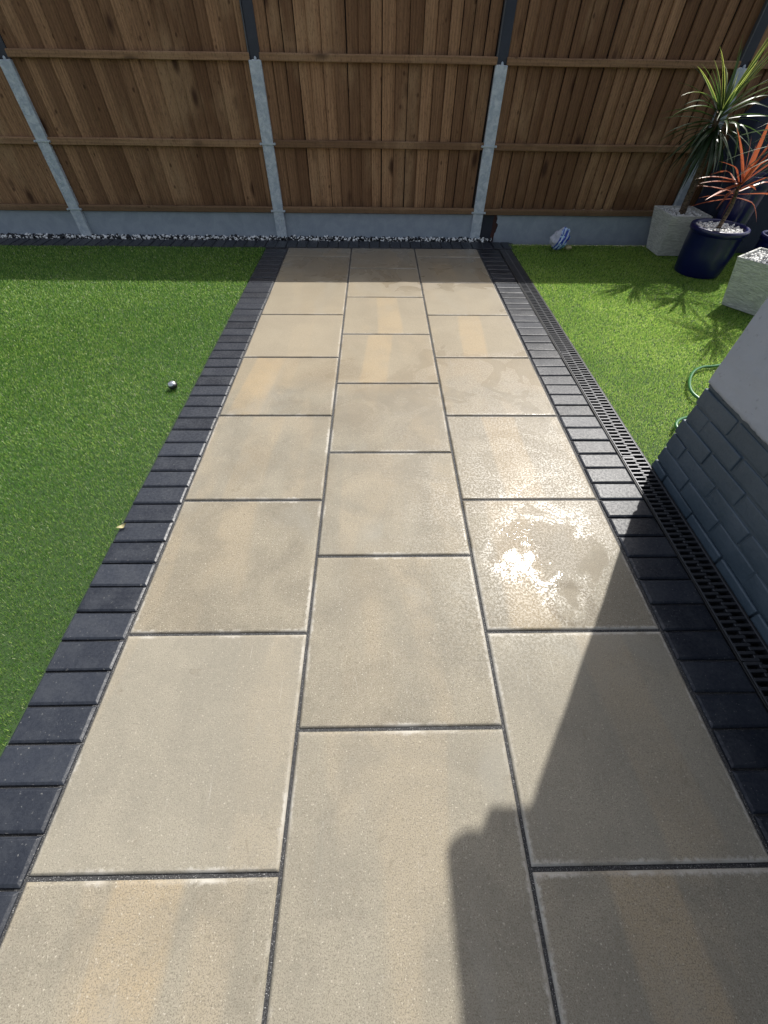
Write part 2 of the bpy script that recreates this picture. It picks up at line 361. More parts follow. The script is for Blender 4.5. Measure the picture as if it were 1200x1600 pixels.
# ------------------------------------------------------------------ slabs
P = .605; J = .010
def slab_mesh(L, Wd):
    """slab L (x) by Wd (y), top at z 0, rolled edges"""
    def axis(h):
        e = [0, .0059, .0061, .010, .020, .040]
        mid = np.linspace(-h+.07, h-.07, max(2, int((2*h-.14)/.06)+1))
        return np.array([-h+x for x in e] + list(mid) + [h-x for x in e[::-1]])
    xs, ys = axis(L/2), axis(Wd/2); nx, ny = len(xs), len(ys)
    X, Y = np.meshgrid(xs, ys); d = np.minimum(L/2-np.abs(X), Wd/2-np.abs(Y))
    Z = -.0034*np.clip(1-d/.006, 0, 1) - .0007*np.clip(1-d/.035, 0, 1)**2
    seed = random.random()*50
    for i in range(ny):
        for j in range(nx): Z[i, j] += .0009*mnoise.noise(Vector((X[i, j]*5+seed, Y[i, j]*5, 0)))*min(1, d[i, j]/.03)
    V = np.stack([X.ravel(), Y.ravel(), Z.ravel()], 1); ED = d.ravel()
    idx = np.arange(nx*ny).reshape(ny, nx)
    F = np.stack([idx[:-1, :-1].ravel(), idx[:-1, 1:].ravel(), idx[1:, 1:].ravel(), idx[1:, :-1].ravel()], 1)
    rim = np.concatenate([idx[0, :], idx[1:, -1], idx[-1, -2::-1], idx[-2:0:-1, 0]])
    low = V[rim].copy(); low[:, 2] = -.04; n0 = len(V); V = np.concatenate([V, low]); m = len(rim)
    li = n0+np.arange(m); nx_ = np.roll(np.arange(m), -1)
    S = np.stack([rim, li, li[nx_], rim[nx_]], 1)
    return V, [F, S], np.concatenate([ED, np.zeros(m)])
path = empty('path', (0, 0, 0)); tag(path, kind='structure')
bm = bmesh.new(); box(bm, -.925, .925, -2.2, 4.47, -.05, -.0065)
bmo('joint_grit', bm, M['joint'], path)
def add_slab(cx, y0, y1):
    L = P-J; Wd = y1-y0-J
    V, F, ED = slab_mesh(L, Wd)
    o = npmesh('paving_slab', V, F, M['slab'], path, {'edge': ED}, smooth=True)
    o.location = (cx, (y0+y1)/2, random.uniform(-.0008, .0008)); o.rotation_euler = (random.gauss(0, .0012), random.gauss(0, .0012), random.gauss(0, .0012))
for cx in (-P, P):
    for k in range(-3, 7): add_slab(cx, k*P, (k+1)*P)
    add_slab(cx, 7*P, 4.465)
for k in range(-4, 6): add_slab(0, .3116+k*P, .3116+(k+1)*P)
add_slab(0, .3116+6*P, 4.465)

# ------------------------------------------------------------------ block edging
def block_meshes(n=6):
    out = []
    for i in range(n):
        bm = bmesh.new(); hx, hy = .0985, .0473
        def ring(a, b, z): return [bm.verts.new((sx*a+random.gauss(0, .0005), sy*b+random.gauss(0, .0005), z+random.gauss(0, .0003))) for sx, sy in ((-1,-1),(1,-1),(1,1),(-1,1))]
        rr = [ring(hx, hy, -.06), ring(hx, hy, -.0048), ring(hx-.0075, hy-.0065, 0)]
        for a in range(2):
            for k in range(4): bm.faces.new((rr[a][k], rr[a][(k+1) % 4], rr[a+1][(k+1) % 4], rr[a+1][k]))
        bm.faces.new(rr[2]); ev = [e for e in bm.edges if min(v.co.z for v in e.verts) > -.02]
        bmesh.ops.bevel(bm, geom=ev, offset=.0009, segments=1, affect='EDGES')
        me = bpy.data.meshes.new('paving_block'); bm.to_mesh(me); bm.free(); me.materials.append(M['block'])
        out.append(me)
    return out
BL = block_meshes()
def edging(name, spots, bed, wsc=1.):
    root = empty(name); tag(root, kind='structure')
    bm = bmesh.new(); box(bm, *bed); bmo('joint_grit', bm, M['joint'], root)
    for (x, y, rz) in spots:
        o = bpy.data.objects.new('paving_block', random.choice(BL)); C.objects.link(o); o.parent = root
        o.scale.x = wsc; o.location = (x+random.gauss(0, .0008), y, .001+random.gauss(0, .0007))
        o.rotation_euler = (random.gauss(0, .004), random.gauss(0, .005), rz+random.choice((0, math.pi))+random.gauss(0, .003))
    return root
edging('block_edging', [(-1.0135, .083-.0504+.1008*k, 0) for k in range(-14, 44)], (-1.120, -.9255, -1.4, 4.465, -.055, -.010), 1.055)
edging('block_edging', [(1.014, -.003-.0504+.1008*k, 0) for k in range(-13, 45)], (.9255, 1.1135, -1.4, 4.465, -.055, -.010))
edging('block_edging', [(-4.6+.1004*k, 4.5745, math.pi/2) for k in range(0, 59)], (-4.65, 1.30, 4.475, 4.678, -.055, -.010))

# ------------------------------------------------------------------ drain
dr = empty('drain_channel', (1.178, 0, 0)); tag(dr, 'long black slotted drain channel between the block edging and the right lawn', 'drain')
bm = bmesh.new()
box(bm, -.0625, .0625, -1.3, 4.46, -.07, -.045)
box(bm, -.0625, -.057, -1.3, 4.46, -.045, -.001, .001, 1); box(bm, .057, .0625, -1.3, 4.46, -.045, -.001, .001, 1)
bmo('trough', bm, M['drain'], dr)
def grate_mesh():
    bm = bmesh.new(); Lg = .986
    box(bm, -.0555, -.049, 0, Lg, -.02, .001, .0012, 1); box(bm, .049, .0555, 0, Lg, -.02, .001, .0012, 1)
    box(bm, -.0025, .0025, 0, Lg, -.02, -.003, .001, 1)
    n = 36; p = Lg/n
    for k in range(n+1):
        y = min(max(k*p, .004), Lg-.004); box(bm, -.050, .006, y-.0055, y+.0055, -.018, .0005, .0014, 1)
        if k < n:
            y = (k+.5)*p; box(bm, -.006, .050, y-.0055, y+.0055, -.018, .0002, .0014, 1)
    me = bpy.data.meshes.new('grate'); bm.to_mesh(me); bm.free(); me.materials.append(M['grate']); return me
gm = grate_mesh()
for k in range(6):
    o = bpy.data.objects.new('grate', gm); C.objects.link(o); o.parent = dr; o.location = (0, 4.455-(k+1)*.99+.002, random.uniform(-.001, .0005)); o.rotation_euler = (0, random.gauss(0, .006), 0)

# ------------------------------------------------------------------ turf
def turf(name, poly_x0, poly_x1, y0, y1, N, dens, lean, tone_shift):
    bm = bmesh.new(); box(bm, poly_x0, poly_x1, y0, y1, -.05, -.012)
    base = bmo('lawn', bm, M['turf']); tag(base, kind='structure')
    X = rng.uniform(poly_x0+.003, poly_x1-.003, N); Y = rng.uniform(y0, y1-.004, N)
    keep = rng.uniform(0, 1, N) < dens(X, Y); X, Y = X[keep], Y[keep]; n = len(X)
    far = np.clip(np.hypot(X, Y)/3., .55, 1.6)
    h = rng.uniform(.010, .017, n)*(.75+.25*far); wd = .00095*far*rng.uniform(.8, 1.4, n)
    # pile direction wanders slowly over the lawn
    ph = lean[0] + .8*np.sin(1.7*X+.9*Y) + .6*np.sin(2.9*Y-1.3*X+1) + rng.normal(0, 1.0, n)
    tilt = np.abs(rng.normal(lean[1], .28, n))
    dx, dy = np.cos(ph)*tilt, np.sin(ph)*tilt
    th = rng.uniform(0, np.pi, n); wx, wy = np.cos(th)*wd, np.sin(th)*wd
    B = np.stack([X, Y, np.full(n, -.010)], 1); W_ = np.stack([wx, wy, np.zeros(n)], 1)
    Mi = B + np.stack([dx*h*.35, dy*h*.35, h*.6], 1); T = B + np.stack([dx*h*1.05, dy*h*1.05, h*np.clip(1-.28*tilt, .5, 1)], 1)
    V = np.stack([B-W_, B+W_, Mi+W_*.85, Mi-W_*.85, T], 1).reshape(-1, 3)
    i = np.arange(n)[:, None]*5
    F = [i+np.array([[0, 1, 2, 3]]), i+np.array([[3, 2, 4]])]
    tn = np.clip(rng.beta(1.3, 1.7, n)*.95+tone_shift, 0, .96); tn[rng.uniform(0, 1, n) < .03] = 1.
    o = npmesh('turf_pile', V, F, M['blade'], None, {'tone': np.repeat(tn, 5)})
    tag(o, {-1: 'short artificial grass left of the paved path', 1: 'bright artificial grass right of the drain channel'}[name], 'grass', kind='stuff')
def densL(X, Y):
    edge = -(1.25+.72*np.clip(Y, -.3, 9)); d = np.clip(1-(edge-X)/.8, .12, 1)
    return d*np.clip(1.15-.16*Y, .45, 1)
def densR(X, Y): return np.clip(1.15-.14*Y, .45, 1)*np.where(X > 3.6, .4, 1)*np.where((Y < 1.43) & (X > 1.26), 0., 1)
turf(-1, -4.8, -1.1215, -.7, 4.47, 1150000, densL, (2.2, .42), .02)
turf(1, 1.2415, 4.6, 1.35, 4.62, 600000, densR, (-1.9, .5), .30)  # lighter, yellower fibre tone on this side paints in its backlit sheen

# ------------------------------------------------------------------ pebbles
ICO = None
def pebbles(name, pos, size, mat, parent=None, tone=None):
    bm = bmesh.new(); bmesh.ops.create_icosphere(bm, subdivisions=1, radius=1); bm.verts.ensure_lookup_table()
    v0 = np.array([v.co[:] for v in bm.verts]); f0 = np.array([[v.index for v in f.verts] for f in bm.faces]); bm.free()
    n = len(pos); q = rng.normal(size=(n, 3, 3)); Q = np.linalg.qr(q)[0]
    s_ = size*rng.uniform(.6, 1.3, (n, 1, 1))*rng.uniform(.5, 1.15, (n, 1, 3))
    jit = v0[None]*(1+rng.normal(0, .13, (n, len(v0), 1)))
    V = (jit*s_) @ Q + np.asarray(pos)[:, None, :]
    F = (f0[None] + (np.arange(n)*len(v0))[:, None, None]).reshape(-1, 3)
    t = rng.uniform(0, 1, n) if tone is None else tone
    return npmesh(name, V.reshape(-1, 3), [F], mat, parent, {'tone': np.repeat(t, len(v0))}, smooth=False)
n = 3600; px = rng.uniform(-4.7, 1.10, n); py = rng.uniform(4.684, 4.768, n); pz = rng.uniform(-.02, .012, n)
o = pebbles('pebbles', np.stack([px, py, pz], 1), .0115, M['pebd']); tag(o, 'strip of mixed black and white chippings at the foot of the fence', 'pebbles', kind='stuff')

# ------------------------------------------------------------------ fence
YF = 4.735                              # front face of the concrete posts
PX = [-4.864, -2.934, -1.0045, .9266, 2.856, 4.786]
fence = empty('fence', (0, YF, 0)); tag(fence, 'long brown closeboard timber fence on grey concrete posts behind the garden', 'fence')
def attr_layer(bm): return bm.verts.layers.float.new('board')
HT = 1.68
for i in range(5):
    xa, xb = PX[i]+.035, PX[i+1]-.035
    dz = [0.0, .0, .0, -.004, .0][i]
    bm = bmesh.new(); lay = attr_layer(bm)
    x = xa; first = True
    while x < xb-.02:
        wv = random.uniform(.088, .108)
        x1 = min(x+wv, xb); tl = random.gauss(0, .0035); gp = random.uniform(.004, .011)
        # feather edge board: thick edge laps over the thin edge of the next one
        y0 = YF+.052+random.uniform(-.002, .003); top = HT-.012+dz; v_ = random.random()
        co = []
        zs = [.245+dz, .7, 1.2, top]
        ring = []
        for z in zs:
            sx = tl*(z-.9) + .0035*mnoise.noise(Vector((x*9, z*2.3, 3))); cup = .004*mnoise.noise(Vector((x*7, z*1.7, 9)))
            a = bm.verts.new((x+sx-.003, y0-.015+cup, z)); b = bm.verts.new((x1+sx-gp, y0+.003+cup, z))
            c = bm.verts.new((x1+sx-gp, y0+.009+cup, z)); d = bm.verts.new((x+sx-.003, y0+.004+cup, z))
            for q in (a, b, c, d): q[lay] = v_
            ring.append((a, b, c, d))
        for k in range(3):
            for m in range(4): bm.faces.new((ring[k][m], ring[k][(m+1) % 4], ring[k+1][(m+1) % 4], ring[k+1][m]))
        bm.faces.new(ring[0][::-1]); bm.faces.new(ring[-1])
        x = x1
    q8 = [bm.verts.new((xa if k in (0, 3) else xb, YF+.068, z)) for z in (.246, HT-.02) for k in (0, 1)]
    bm.faces.new((q8[0], q8[1], q8[3], q8[2])) if False else None
    for q in q8: bm.verts.remove(q)
    bmesh.ops.recalc_face_normals(bm, faces=bm.faces)
    pn = bmo('timber_panel', bm, M['wood'], fence); pn.location = (0, -YF, 0)
    bm = bmesh.new(); box(bm, xa, xb, YF+.066, YF+.074, .246, HT-.02); bmo('gap_shade_sheet', bm, M['gap_shade'], pn)  # added near-black sheet, stands in for the shade between lapped boards
    for zr, hh in ((.207, .047), (.676, .048), (1.178, .045), (HT-.05, .05)):
        bm = bmesh.new(); lay = attr_layer(bm)
        n_ = 14; v_ = random.random(); pr = []
        yb = YF+.0385
        for k in range(n_+1):
            xx = xa+.004+(xb-xa-.008)*k/n_; dzz = .003*mnoise.noise(Vector((xx*1.7, zr*5, i)))+dz; bow = .003*mnoise.noise(Vector((xx*1.1, zr*9, i+5)))
            sec = [(yb-.030+bow, zr+.004), (yb-.026+bow, zr), (yb, zr), (yb, zr+hh), (yb-.022+bow, zr+hh), (yb-.030+bow, zr+hh-.007)]
            rr = [bm.verts.new((xx, a, b+dzz)) for a, b in sec]
            for q in rr: q[lay] = v_
            pr.append(rr)
        for k in range(n_):
            for m in range(6): bm.faces.new((pr[k][m], pr[k][(m+1) % 6], pr[k+1][(m+1) % 6], pr[k+1][m]))
        bm.faces.new(pr[0]); bm.faces.new(pr[-1][::-1]); bmesh.ops.recalc_face_normals(bm, faces=bm.faces)
        bmo('rail', bm, M['rail'], pn)
    # gravel board
    bm = bmesh.new()
    if i == 3:
        # dark unpainted stretch with a broken, reddish painted edge
        xs = xa+.175
        box(bm, xs+.012, xb, YF+.034, YF+.060, -.05, .203+dz, .002, 1)
        zs = np.linspace(-.03, .199, 16); prev = None
        for z in zs:
            e = xs-.012+.020*mnoise.noise(Vector((z*22, 3, 1)))+(.016 if .06 < z < .13 else 0)
            a = bm.verts.new((e, YF+.031, z)); b = bm.verts.new((xs+.03, YF+.031, z)); c = bm.verts.new((e, YF+.0385, z))
            if prev: bm.faces.new((prev[0], prev[1], b, a)); bm.faces.new((prev[2], prev[0], a, c))
            prev = (a, b, c)
        bmo('gravel_board', bm, M['board'], fence).location = (0, -YF, 0)
        bm = bmesh.new(); box(bm, xa-.01, xs+.008, YF+.040, YF+.064, -.05, .203, .002, 1)
        tag(bmo('gravel_board', bm, M['darkboard'], fence), 'short dark unpainted stretch of gravel board').location = (0, -YF, 0)
        bm = bmesh.new(); prev = None
        for z in np.linspace(-.03, .2, 14):
            a = bm.verts.new((xs-.045+.016*mnoise.noise(Vector((z*18, 8, 1))), YF+.0375, z)); b = bm.verts.new((xs+.0, YF+.0375, z))
            c = bm.verts.new((a.co.x, YF+.0398, z))
            if prev: bm.faces.new((prev[0], prev[1], b, a)); bm.faces.new((prev[2], prev[0], a, c))
            prev = (a, b, c)
        bmo('paint_edge', bm, M['rust'], fence).location = (0, -YF, 0)
    else:
        box(bm, xa-.01, xb+.01, YF+.034, YF+.060, -.05, .203+dz, .002, 1)
        bmo('gravel_board', bm, M['board'], fence).location = (0, -YF, 0)
for i, x in enumerate(PX):
    bm = bmesh.new(); ztop = 1.176+[0, -.01, .008, 0, .005, 0][i]
    box(bm, x-.048, x+.048, YF, YF+.034, -.08, ztop, .004, 2); box(bm, x-.024, x+.024, YF+.034, YF+.075, -.08, ztop, .003, 1)
    box(bm, x-.048, x+.048, YF+.075, YF+.10, -.08, ztop, .003, 1)
    # paint runs and air holes swelling out of the face
    for k in range(60):
        z = random.uniform(.02, ztop-.02); r_ = random.uniform(.0018, .0055)
        bmesh.ops.create_icosphere(bm, subdivisions=1, radius=r_, matrix=Matrix.Translation((x+random.uniform(-.04, .04), YF+.0008, z)))
    po = bmo('concrete_post', bm, M['post'], fence); po.location = (0, -YF, 0)
    bm = bmesh.new(); bmesh.ops.create_uvsphere(bm, u_segments=12, v_segments=8, radius=.011, matrix=Matrix.Translation((x+.004, YF+.017, ztop+.004)) @ Matrix.Diagonal((1, 1, 1.5, 1)))
    bmo('lifting_stud', bm, M['post'], po, True)
    if i in (1, 2, 3, 4):
        for zc in (.222, .70):
            bm = bmesh.new(); box(bm, x-.066, x+.066, YF-.0045, YF-.0005, zc-.0065, zc+.0065, .001, 1)
            box(bm, x-.068, x-.052, YF-.004, YF+.012, zc-.008, zc+.008, .002, 1); box(bm, x+.052, x+.068, YF-.004, YF+.012, zc-.008, zc+.008, .002, 1)
            cl = bmo('clip', bm, M['zinc'], po)
            for sx in (-.060, .060):
                bm = bmesh.new(); bmesh.ops.create_cone(bm, cap_ends=True, segments=8, radius1=.0075, radius2=.006, depth=.009, matrix=Matrix.Translation((x+sx, YF-.008, zc)) @ Matrix.Rotation(R(90), 4, 'X'))
                bmo('bolt', bm, M['zinc'], cl)
    bm = bmesh.new(); box(bm, x-.036, x+.044, YF+.026, YF+.072, ztop+.0015, HT+.01, .002, 1)
    ex = bmo('post_extension', bm, M['steel'], fence); ex.location = (0, -YF, 0)
    bm = bmesh.new(); box(bm, x-.047, x-.037, YF+.014, YF+.050, ztop-.002, HT+.008, .0015, 1)
    bmo('flange', bm, M['steelgrey'], ex)

# ------------------------------------------------------------------ house corner
HX, HY = 1.246, 1.43
house = empty('house_wall', (HX, HY, 0)); tag(house, 'corner of a grey rendered wall over painted navy grey bricks beside the path', 'wall')
bm = bmesh.new()
box(bm, HX+.012, 4.4, -3, HY-.012, -.05, 2.24)
bmo('wall_core', bm, M['brick'], house).location = (-HX, -HY, 0)
bm = bmesh.new()
for c_ in range(7):
    z0 = -.030+.0755*c_; z1 = z0+.0675
    y = HY+random.uniform(-.003, .004); half = (c_ % 2 == 0); first = True
    while y > -2.4:
        L = (.1025 if (half and first) else .215); first = False
        y0 = y-L
        pr_ = random.uniform(-.003, .003)
        rot = Matrix.Rotation(random.gauss(0, .010), 3, 'X') @ Matrix.Rotation(random.gauss(0, .010), 3, 'Z')
        zt = z1 - (.004 if c_ == 0 else 0)
        box(bm, HX-pr_, HX+.09, y0, y, z0, zt, .006, 3, rot)
        y = y0-.009+random.uniform(-.002, .002)
    # bricks of the return face
    x = HX+.10+.01
    while x < 4.3:
        box(bm, x, x+.215, HY-.09, HY+random.uniform(-.002, .003), z0, zt, .006, 2); x += .225
for v in bm.verts:
    v.co.x += .0035*mnoise.noise(v.co*16); v.co.z += .0022*mnoise.noise(v.co*13+Vector((5, 0, 0)))
bmo('brick_plinth', bm, M['brick'], house, True).location = (-HX, -HY, 0)
bm = bmesh.new()
# mortar bed filling the joints
box(bm, HX+.0055, HX+.05, -2.4, HY-.006, .040, .492)
bmo('mortar', bm, M['brick'], house).location = (-HX, -HY, 0)
# rendered upper wall : gridded so that the surface and its lower edge wander
V = []; F = []
ys = np.concatenate([np.arange(-2.6, .4, .08), np.arange(.4, HY-.008, .012), [HY-.006, HY-.001, HY+.002]]); zs = np.concatenate([[0, .004, .010], np.arange(.02, .9, .03), np.arange(.9, 1.85, .1)])
zb = .437
def rs(y, z):
    d = .0035*mnoise.noise(Vector((y*3.1, z*3.7, 1))) + .0016*mnoise.noise(Vector((y*11, z*12, 4))) + .0007*mnoise.noise(Vector((y*34, z*30, 4)))
    return d
for a, y in enumerate(ys):
    for b, z in enumerate(zs):
        e = .004*mnoise.noise(Vector((y*28, 0, 7)))+.003*mnoise.noise(Vector((y*70, 0, 2)))+.004*mnoise.noise(Vector((y*6, 0, 2))) if b < 3 else 0
        rnd_ = (.012 if b == 0 else .004 if b == 1 else 0) + max(0, (y-(HY-.008))*1.2)
        V.append((HX-.017+rnd_-rs(y, z)*1.2, y, zb+z+e))
ny, nz = len(ys), len(zs)
idx = np.arange(ny*nz).reshape(ny, nz)
F.append(np.stack([idx[:-1, :-1].ravel(), idx[:-1, 1:].ravel(), idx[1:, 1:].ravel(), idx[1:, :-1].ravel()], 1))
V = np.array(V); n0 = len(V)
bk = np.array([[HX+.02, V[i_, 1], V[i_, 2]+.001] for i_ in idx[:, 0]]); bk2 = np.array([[HX+.3, HY+.002, V[i_, 2]] for i_ in idx[-1, :]])
V = np.concatenate([V, bk, bk2]); bi = n0+np.arange(ny); ci = n0+ny+np.arange(nz)
F.append(np.stack([idx[:-1, 0], idx[1:, 0], bi[1:], bi[:-1]], 1)); F.append(np.stack([idx[-1, :-1], idx[-1, 1:], ci[1:], ci[:-1]], 1))
npmesh('rendered_face', V, F, M['render'], house, smooth=True).location = (-HX, -HY, 0)
bm = bmesh.new(); box(bm, 1.262, 4.4, -3, HY+.0, 2.245, 2.262)
box(bm, 1.264, 4.4, -3.2, 1.634, 2.265, 2.40, .006, 1)
bmo('roof', bm, M['roof'], house).location = (-HX, -HY, 0)
bm = bmesh.new(); prev = None
for k in range(9):
    a_ = math.pi*k/8; ring = [bm.verts.new((1.216-.045*math.cos(a_), y_, 2.335-.06*math.sin(a_))) for y_ in (-3.2, 1.592)]
    if prev: bm.faces.new((prev[0], prev[1], ring[1], ring[0]))
    else: r0 = []
    r0.append(ring[1]); prev = ring
bm.faces.new(r0); bmo('gutter', bm, M['gutter'], house).location = (-HX, -HY, 0)

# ------------------------------------------------------------------ plants and pots
def leaf_strip(V, F, tone, edge, base, d0, L, wid, droop, t, twist=0., kink=0.):
    """strap leaf with a V fold: starts in direction d0, bends down by droop over its length"""
    n_ = 9; p = Vector(base); d = Vector(d0).normalized(); st = L/n_
    side = d.cross(Vector((0, 0, 1)))
    if side.length < .1: side = Vector((1, 0, 0))
    side.normalize(); b0 = len(V)
    for k in range(n_+1):
        u = k/n_; w_ = wid*(.55+1.6*u)*(1-u**2.6) if u < 1 else 0.0
        w_ = wid*min(1, .45+2.2*u)*(1-u**2.4)
        s2 = Matrix.Rotation(twist*u, 3, d) @ side; nrm = s2.cross(d).normalized()
        V.append(p - s2*w_ + nrm*w_*.35); V.append(p.copy()); V.append(p + s2*w_ + nrm*w_*.35)
        tone += [t*(.75+.25*u)]*3; edge += [1, 0, 1]
        if k < n_:
            c = b0+3*k; F += [(c, c+1, c+4, c+3), (c+1, c+2, c+5, c+4)]
        dr_ = droop*(.25+1.5*u)/n_ + (kink if abs(u-.5) < .08 else 0)
        d = (d + Vector((0, 0, -1))*dr_).normalized(); p = p + d*st
def cordyline(label, base, crown, nleaf, L, wid, mat, rad, az_bias=None, skirt=10, extra=(), ups=(1.35, -.5), group=None, t0=.2, t1=1., droopr=(.5, 1.5)):
    root = empty('cordyline_plant', base); tag(root, label, 'plant', 'spiky cordylines in the right corner')
    b, c = Vector(base), Vector(crown)
    bm = bmesh.new(); pts = [b + (c-b)*t + Vector((.012*math.sin(5*t), .01*math.sin(7*t), 0)) for t in np.linspace(0, 1, 28)]
    tube(bm, pts, [rad*(1.15-.35*i/27)*(1+.09*(i % 2)) for i in range(28)], 12)
    bmo('trunk', bm, M['trunk'], root).location = -b
    V, F, T, E_ = [], [], [], []
    for i in range(nleaf):
        u = i/nleaf; el = ups[0] + (ups[1]-ups[0])*u**.8 + random.gauss(0, .12)
        az = i*2.39996+random.gauss(0, .2)
        d = Vector((math.cos(az)*math.cos(el), math.sin(az)*math.cos(el), math.sin(el)))
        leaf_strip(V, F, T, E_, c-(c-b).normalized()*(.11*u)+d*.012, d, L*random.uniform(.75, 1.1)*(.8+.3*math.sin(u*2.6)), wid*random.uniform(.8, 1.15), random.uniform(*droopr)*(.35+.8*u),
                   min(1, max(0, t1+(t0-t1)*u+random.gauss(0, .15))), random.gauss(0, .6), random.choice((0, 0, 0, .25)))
    for i in range(skirt):
        az = random.uniform(0, 6.28); el = random.uniform(-.9, -.1); h = random.uniform(.08, .42)
        d = Vector((math.cos(az)*math.cos(el), math.sin(az)*math.cos(el), math.sin(el)))
        leaf_strip(V, F, T, E_, c-(c-b).normalized()*(h*(c-b).length*.75), d, L*random.uniform(.35, .7), wid*.8, 2.2, random.uniform(0, .15), random.gauss(0, .8))
    for (d, l_, dp, t) in extra: leaf_strip(V, F, T, E_, c, Vector(d), l_, wid*1.35, dp, t, 0)
    me = bpy.data.meshes.new('crown'); me.from_pydata([tuple(v-b) for v in V], [], F)
    for nm, arr in (('tone', T), ('edge', E_)):
        at = me.attributes.new(nm, 'FLOAT', 'POINT'); at.data.foreach_set('value', np.array(arr, np.float32))
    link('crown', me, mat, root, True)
    return root
def square_planter(cx, cy, rz, label):
    root = empty('square_planter', (cx, cy, 0)); root.rotation_euler.z = rz; tag(root, label, 'planter', 'square textured planters')
    H, a, b_ = .325, .120, .180; bm = bmesh.new()
    def ring(h, z): return [bm.verts.new((sx*h, sy*h, z)) for sx, sy in ((-1,-1),(1,-1),(1,1),(-1,1))]
    rs_ = [ring(a, .003), ring(b_, H), ring(b_-.014, H), ring(b_-.022, H-.05)]
    for i in range(3):
        for k in range(4): bm.faces.new((rs_[i][k], rs_[i][(k+1) % 4], rs_[i+1][(k+1) % 4], rs_[i+1][k]))
    bm.faces.new(rs_[0][::-1]); bmesh.ops.bevel(bm, geom=[e for e in bm.edges], offset=.003, segments=2, affect='EDGES')
    bmo('pot_body', bm, M['pot'], root)
    bm = bmesh.new(); box(bm, -(b_-.024), b_-.024, -(b_-.024), b_-.024, H-.06, H-.034); bmo('soil', bm, M['soil'], root)
    n_ = 420; p = np.stack([rng.uniform(-b_+.03, b_-.03, n_), rng.uniform(-b_+.03, b_-.03, n_), rng.uniform(H-.032, H-.014, n_)], 1)
    c_, s_ = math.cos(rz), math.sin(rz); pw = np.stack([cx+p[:, 0]*c_-p[:, 1]*s_, cy+p[:, 0]*s_+p[:, 1]*c_, p[:, 2]], 1)
    return pw
pw = square_planter(2.71, 4.42, 0, 'tapered square textured pale grey planter against the fence')
tag(pebbles('pebbles', pw, .011, M['pebw']), 'white pebbles filling the square planter against the fence', 'pebbles', kind='stuff')
pw = square_planter(2.765, 3.20, R(35), 'tapered square textured pale grey planter in the sun beside the grey wall corner')
tag(pebbles('pebbles', pw, .011, M['pebw']), 'white pebbles filling the square planter nearest the grey wall', 'pebbles', kind='stuff')
def round_pot(cx, cy, Rr, rb, H, label, fill=True):
    root = empty('round_pot', (cx, cy, 0)); tag(root, label, 'pot', 'cobalt blue pots in the right corner'); bm = bmesh.new()
    lathe(bm, [(0, .002), (rb*.97, .002), (rb, .012), (rb+(Rr-rb)*.5, H*.5), (Rr*.94, H*.86), (Rr*.955, H*.88), (Rr, H*.90), (Rr*1.01, H*.95), (Rr, H*.99), (Rr*.97, H), (Rr*.90, H), (Rr*.87, H*.97), (Rr*.85, H*.85)])
    bmo('pot_body', bm, M['cobalt'], root, True)
    bm = bmesh.new(); lathe(bm, [(0, H*.895), (Rr*.86, H*.895)]); bmo('soil', bm, M['soil'], root)
    n_ = 480; a = rng.uniform(0, 6.283, n_); q = np.sqrt(rng.uniform(0, 1, n_))*Rr*.82
    return np.stack([cx+q*np.cos(a), cy+q*np.sin(a), rng.uniform(H*.905, H*.955, n_)], 1)
pw = round_pot(2.755, 3.905, .215, .178, .345, 'round glossy cobalt blue pot between the two square planters')
tag(pebbles('pebbles', pw, .012, M['pebw']), 'white pebbles filling the round cobalt blue pot', 'pebbles', kind='stuff')
round_pot(3.05, 4.22, .14, .105, .62, 'tall narrow cobalt blue pot behind the red leaved plant')
round_pot(3.17, 3.72, .15, .12, .33, 'low cobalt blue pot at the right edge behind the sunlit planter')
ex1 = [((-.55, -.1, .9), .42, .5, .95), ((-.9, -.2, .55), .44, .9, .8), ((-.95, 0, .3), .40, 1.1, .7), ((.15, -.2, 1), .44, .1, .95), ((.35, -.1, 1), .46, .2, 1.), ((.5, .1, .9), .46, .4, .95), ((.8, -.2, .6), .46, .7, .8), ((.25, 0, 1.1), .5, .2, .9)]
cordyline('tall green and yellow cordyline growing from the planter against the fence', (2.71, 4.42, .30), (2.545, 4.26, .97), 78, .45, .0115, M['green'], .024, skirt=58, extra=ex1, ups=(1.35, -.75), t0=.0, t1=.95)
ex2 = [((-1, -.15, .12), .36, .25, .7), ((-1, .05, .25), .36, .5, .7), ((-.9, -.5, -.1), .40, .15, .8), ((-.7, -.1, .9), .42, .3, .9), ((.1, -.1, 1), .42, .1, 1.), ((.4, -.1, 1), .42, .1, 1.), ((.7, -.2, .8), .42, .2, 1.), ((-.2, -.1, 1), .42, .1, 1.)]
cordyline('smaller red leaved cordyline growing from the round blue pot', (2.735, 3.89, .30), (2.65, 3.78, .635), 15, .36, .0135, M['red'], .014, skirt=2, extra=ex2, ups=(1.4, -.35), t0=.35, t1=1., droopr=(.2, .8))
cordyline('grey green spiky cordyline in the sunlit planter at the right edge', (2.765, 3.2, .30), (2.73, 3.38, .99), 70, .46, .008, M['grassy'], .020, skirt=14, ups=(1.3, -.6), t0=.2, t1=.9)
